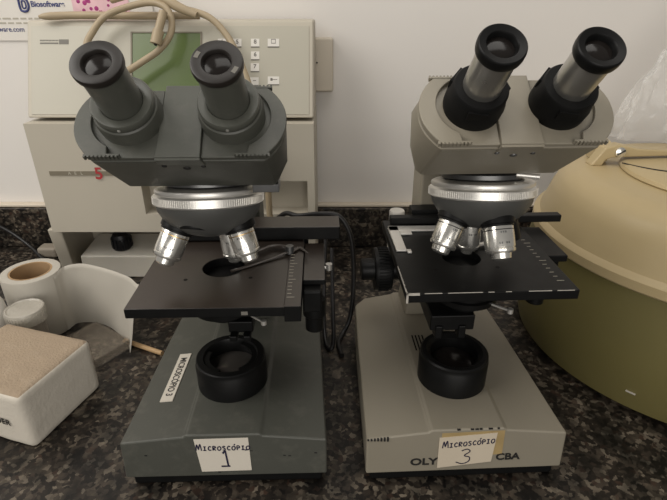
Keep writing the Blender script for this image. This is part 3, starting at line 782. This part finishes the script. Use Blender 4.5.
# plastic bag behind the centrifuge
bm = B(); bmesh.ops.create_icosphere(bm, subdivisions=5, radius=1)
for v in bm.verts:
    p = v.co.copy()
    cre = 1-abs(noise.noise(p*2.6+Vector((5,2,0))))*2; cr2 = 1-abs(noise.noise(p*6.0+Vector((1,8,3))))*2
    k = .86 + .10*cre + .05*cr2
    t = (p.z+1)/2; w = 1-.62*t
    v.co = Vector((.530+.165*p.x*k*w*1.15, .703+.05*p.y*k*(1-.3*t), max(.2115, .212+.155*(p.z+.35)*k)))
bg = obj('plastic_bag', bm, M['bag'], sharp=14)
tag(bg, 'crumpled clear plastic bag on the back of the yellowed centrifuge', 'bag')

# ------------------------------------------------------------------ things at the left
fb = thing('foam_block', 'white foam block with tan top at the left edge', 'block', (-.2845,.3425,0), math.radians(-17))
def soft_box(x0,x1,y0,y1,z0,z1,n=22,r=.006,amp=.00025):
    bm = B(); bmesh.ops.create_cube(bm, size=1); bmesh.ops.subdivide_edges(bm, edges=bm.edges[:], cuts=n, use_grid_fill=True)
    c = Vector(((x0+x1)/2,(y0+y1)/2,(z0+z1)/2)); h = Vector(((x1-x0)/2,(y1-y0)/2,(z1-z0)/2))
    for v in bm.verts:
        p = Vector((v.co.x*2*h.x, v.co.y*2*h.y, v.co.z*2*h.z))
        q = Vector([max(-h[i]+r, min(h[i]-r, p[i])) for i in range(3)]); d = p-q
        if d.length > 1e-7: p = q + d.normalized()*r
        p += (p.normalized())*amp*noise.noise(p*90)*1.5
        v.co = p+c
    return bm
bm = soft_box(-.112,0,0,.092,0,.0645); bmesh.ops.bisect_plane(bm, geom=bm.verts[:]+bm.edges[:]+bm.faces[:], plane_co=(0,0,.001), plane_no=(0,0,-1))
bm.faces.ensure_lookup_table()
for f in bm.faces: f.material_index = 1 if f.calc_center_median().z > .0622 else 0
obj('foam_body', bm, [M['foam'], M['foamtop']], fb, sharp=180)
text('lettering','UER',.0096,M['print'],fb,plane_mx((-.0195,-.0012,.0290),(1,0,-.04),(0,0,1)),bold=.0001,align='RIGHT')

# paper roll with its loose end, and things around it
pr = thing('paper_roll', 'white printer paper roll on tan core with unrolled strip', 'paper roll', (-.378,.546,0))
bm = B(); lathe(bm, [(.0335,.0005),(.0342,.002),(.0342,.0815),(.0335,.083),(.0255,.0835),(.0245,.0828),(.0245,.0005),(.0335,.0005)], 72); obj('roll', bm, M['paper'], pr)
bm = B(); lathe(bm, [(.0245,.0008),(.0245,.0832),(.0225,.0832),(.0225,.0008),(.0245,.0008)], 56); obj('core', bm, M['core'], pr)
top = spline([(.0335,-.006),(.040,.012),(.056,.018),(.078,.013),(.104,.001),(.126,-.014),(.146,-.036),(.154,-.050)] and [(x,y,0) for x,y in ((.0330,-.010),(.0365,.006),(.050,.012),(.070,.010),(.098,-.002),(.126,-.020),(.150,-.046),(.155,-.0525))], 8)
bot = spline([(x,y,0) for x,y in ((.0330,-.010),(.0365,.004),(.048,.008),(.066,.006),(.090,-.008),(.112,-.026),(.127,-.050),(.1305,-.057))], 8)
bm = B(); nz_ = 14; rows = []
for i,(a,b) in enumerate(zip(top,bot)):
    col_ = []
    for k in range(nz_+1):
        t = k/nz_; p = b.lerp(a,t); zt = .079 + .0125*min(1,i/44) + .0025*math.sin(i*.13)
        w = .0012*noise.noise(Vector((i*.12,t*2,3)))*min(1,i/10)
        col_.append(Vector((p.x+w, p.y+w*1.5, .0006+zt*t)))
    rows.append(col_)
off = Vector((-.0003,-.0003,0))
va = [[bm.verts.new(p) for p in r_] for r_ in rows]; vb = [[bm.verts.new(p+off) for p in r_] for r_ in rows]
for i in range(len(rows)-1):
    for k in range(nz_):
        bm.faces.new((va[i][k],va[i+1][k],va[i+1][k+1],va[i][k+1])); bm.faces.new((vb[i][k],vb[i][k+1],vb[i+1][k+1],vb[i+1][k]))
for k in range(nz_): bm.faces.new((va[-1][k],vb[-1][k],vb[-1][k+1],va[-1][k+1]))
for i in range(len(rows)-1): bm.faces.new((va[i][nz_],va[i+1][nz_],vb[i+1][nz_],vb[i][nz_]))
obj('loose_strip', bm, M['paper'], pr, sharp=120)

jr = thing('sample_jar', 'small jar with ribbed white frosted lid behind the foam block', 'jar', (-.357,.486,0))
bm = B(); lathe(bm, [(0,.0005),(.0178,.0005),(.0185,.003),(.0185,.054),(.0165,.056),(.0165,.005),(0,.005)], 48); obj('jar_body', bm, M['clear'], jr)
bm = B(); lathe(bm, [(.0212,.052),(.0212,.0655),(.0205,.0675),(.0190,.0680),(.0175,.0668),(0,.0668)], 48)
for k in range(40): box(bm, .0208,.0217,-.0006,.0006,.0525,.0645, Matrix.Rotation(2*PI*k/40,4,'Z'))
obj('jar_lid', bm, M['lidclear'], jr)
wb = thing('plastic_bottle', 'white plastic bottle cut by left edge beside frosted lid jar', 'bottle', (-.4035,.489,0))
bm = B(); lathe(bm, [(0,.0005),(.019,.0005),(.020,.003),(.020,.058),(.0185,.070),(.0115,.083),(.0085,.088),(.0085,.094),(0,.094)], 48); obj('bottle_body', bm, M['white'], wb)
bm = B(); lathe(bm, [(0,.0938),(.0098,.0938),(.0098,.106),(.009,.107),(0,.107)], 32); obj('bottle_cap', bm, M['white'], wb)

cb = thing('slide_box', 'clear flat plastic box on the counter in front of paper strip', 'box', (-.292,.497,0), math.radians(-33))
bm = B()
for a in ((-.034,.034,-.024,.024,.0006,.002),(-.034,.034,-.024,-.0226,.002,.012),(-.034,.034,.0226,.024,.002,.012),(-.034,-.0326,-.0226,.0226,.002,.012),(.0326,.034,-.0226,.0226,.002,.012)): box(bm,*a)
obj('tray', bm, M['clear'], cb)
bm = B(); box(bm, -.0355,.0355,-.0255,.0255,.0122,.0138)
for a in ((-.0355,.0355,-.0255,-.0243,.0062,.0122),(-.0355,.0355,.0243,.0255,.0062,.0122),(-.0355,-.0343,-.0243,.0243,.0062,.0122),(.0343,.0355,-.0243,.0243,.0062,.0122)): box(bm,*a)
obj('box_lid', bm, M['clear'], cb)
bm = B(); tube(bm, [(-.262,.510,.0032),(-.235,.4975,.0032),(-.207,.4845,.0032)], .0030, 12)
tag(obj('wooden_stick', bm, M['wood']), 'thin wooden stick on the counter beside end of paper strip', 'stick')

# black power cord on the left and its plug
bm = B(); tube(bm, [(-.66,.765,.10),(-.60,.768,.066),(-.552,.770,.038),(-.510,.755,.014),(-.470,.722,.0036),(-.445,.712,.0034),(-.432,.706,.0034),(-.4225,.700,.0034)], .0030)
tag(obj('black_cable', bm, M['blackcable']), 'black cord sloping down over backsplash left of the lab instrument', 'cord')
bm = soft_box(-.016,.016,-.012,.012,0,.018,8,.004,.0)
for v in bm.verts: v.co += Vector((-.475,.750,.0003))
tag(obj('plug_adapter', bm, M['beige'], sharp=60), 'small beige block on counter at foot of left backsplash', 'adapter')

# black cables between the microscopes
bm = B(); tube(bm, [(-.080,.585,.128),(-.060,.57,.150),(-.042,.555,.1535),(-.016,.55,.158),(.006,.548,.156),(.0195,.545,.135),(.024,.542,.105),(.025,.54,.06),(.021,.535,.02),(.012,.525,.0034),(.006,.505,.0034),(.010,.480,.0034)], .0030)
tag(obj('black_cable', bm, M['blackcable']), 'black cord arching up then dropping to counter between the microscopes', 'cord')
bm = B(); tube(bm, [(-.010,.590,.110),(-.012,.560,.060),(-.012,.530,.020),(-.010,.508,.0034),(-.004,.492,.0034),(.000,.500,.012),(-.001,.535,.05),(-.002,.575,.10)], .0026)
tag(obj('thin_cable', bm, M['blackcable']), 'thin black cord bending in a low loop right of grey microscope', 'cord')
bm = B(); lathe(bm, [(0,.0005),(.014,.0005),(.014,.06),(.0105,.068),(0,.068)], 32, Matrix.Translation((.1005,.735,0)))
wc = thing('small_bottle', 'small bottle with white cap behind left end of black stage', 'bottle', (.1005,.735,0))
bm.free(); bm = B(); lathe(bm, [(0,.0005),(.0125,.0005),(.0130,.002),(.0130,.062),(.0095,.068),(.0095,.071),(0,.071)], 32); obj('bottle_body', bm, M['bottle'], wc)
bm = B(); lathe(bm, [(0,.0705),(.0118,.0705),(.0122,.072),(.0122,.086),(.0112,.088),(0,.088)], 32); obj('bottle_cap', bm, M['white'], wc)

# ------------------------------------------------------------------ light, camera
w = bpy.data.worlds.new('room'); S.world = w; w.use_nodes = True
bgn = w.node_tree.nodes['Background']; bgn.inputs['Color'].default_value = (1,.96,.90,1); bgn.inputs['Strength'].default_value = .22
def area(name, loc, target, size, size_y, power, col):
    l = bpy.data.lights.new(name, 'AREA'); l.shape = 'RECTANGLE'; l.size = size; l.size_y = size_y; l.energy = power; l.color = col
    o = bpy.data.objects.new(name, l); COL.objects.link(o); o.location = loc
    o.rotation_euler = (Vector(target)-Vector(loc)).to_track_quat('-Z','Y').to_euler(); return o
area('window_light', (-1.05,.10,1.20), (.05,.7,.15), 1.0, .9, 14, (1,.96,.90))
area('ceiling_light', (.15,.30,1.55), (.08,.62,.2), 1.0, .5, 5, (1,.96,.90))
area('front_fill', (.15,-1.35,.50), (.05,.75,.28), 1.5, .9, 15, (1,.96,.90))  # added fill behind the camera, set low to brighten the undersides of the heads

c = bpy.data.cameras.new('camera'); co = bpy.data.objects.new('camera', c); COL.objects.link(co)
c.sensor_width = 36; c.lens = 36*500/667; c.clip_start = .01
co.location = (0,0,.385); co.rotation_euler = (PI/2-math.atan(.5),0,0)
S.camera = co
S.view_settings.view_transform = 'Standard'; S.view_settings.look = 'None'; S.view_settings.gamma = 1
S.view_settings.exposure = 0; S.view_settings.use_curve_mapping = False
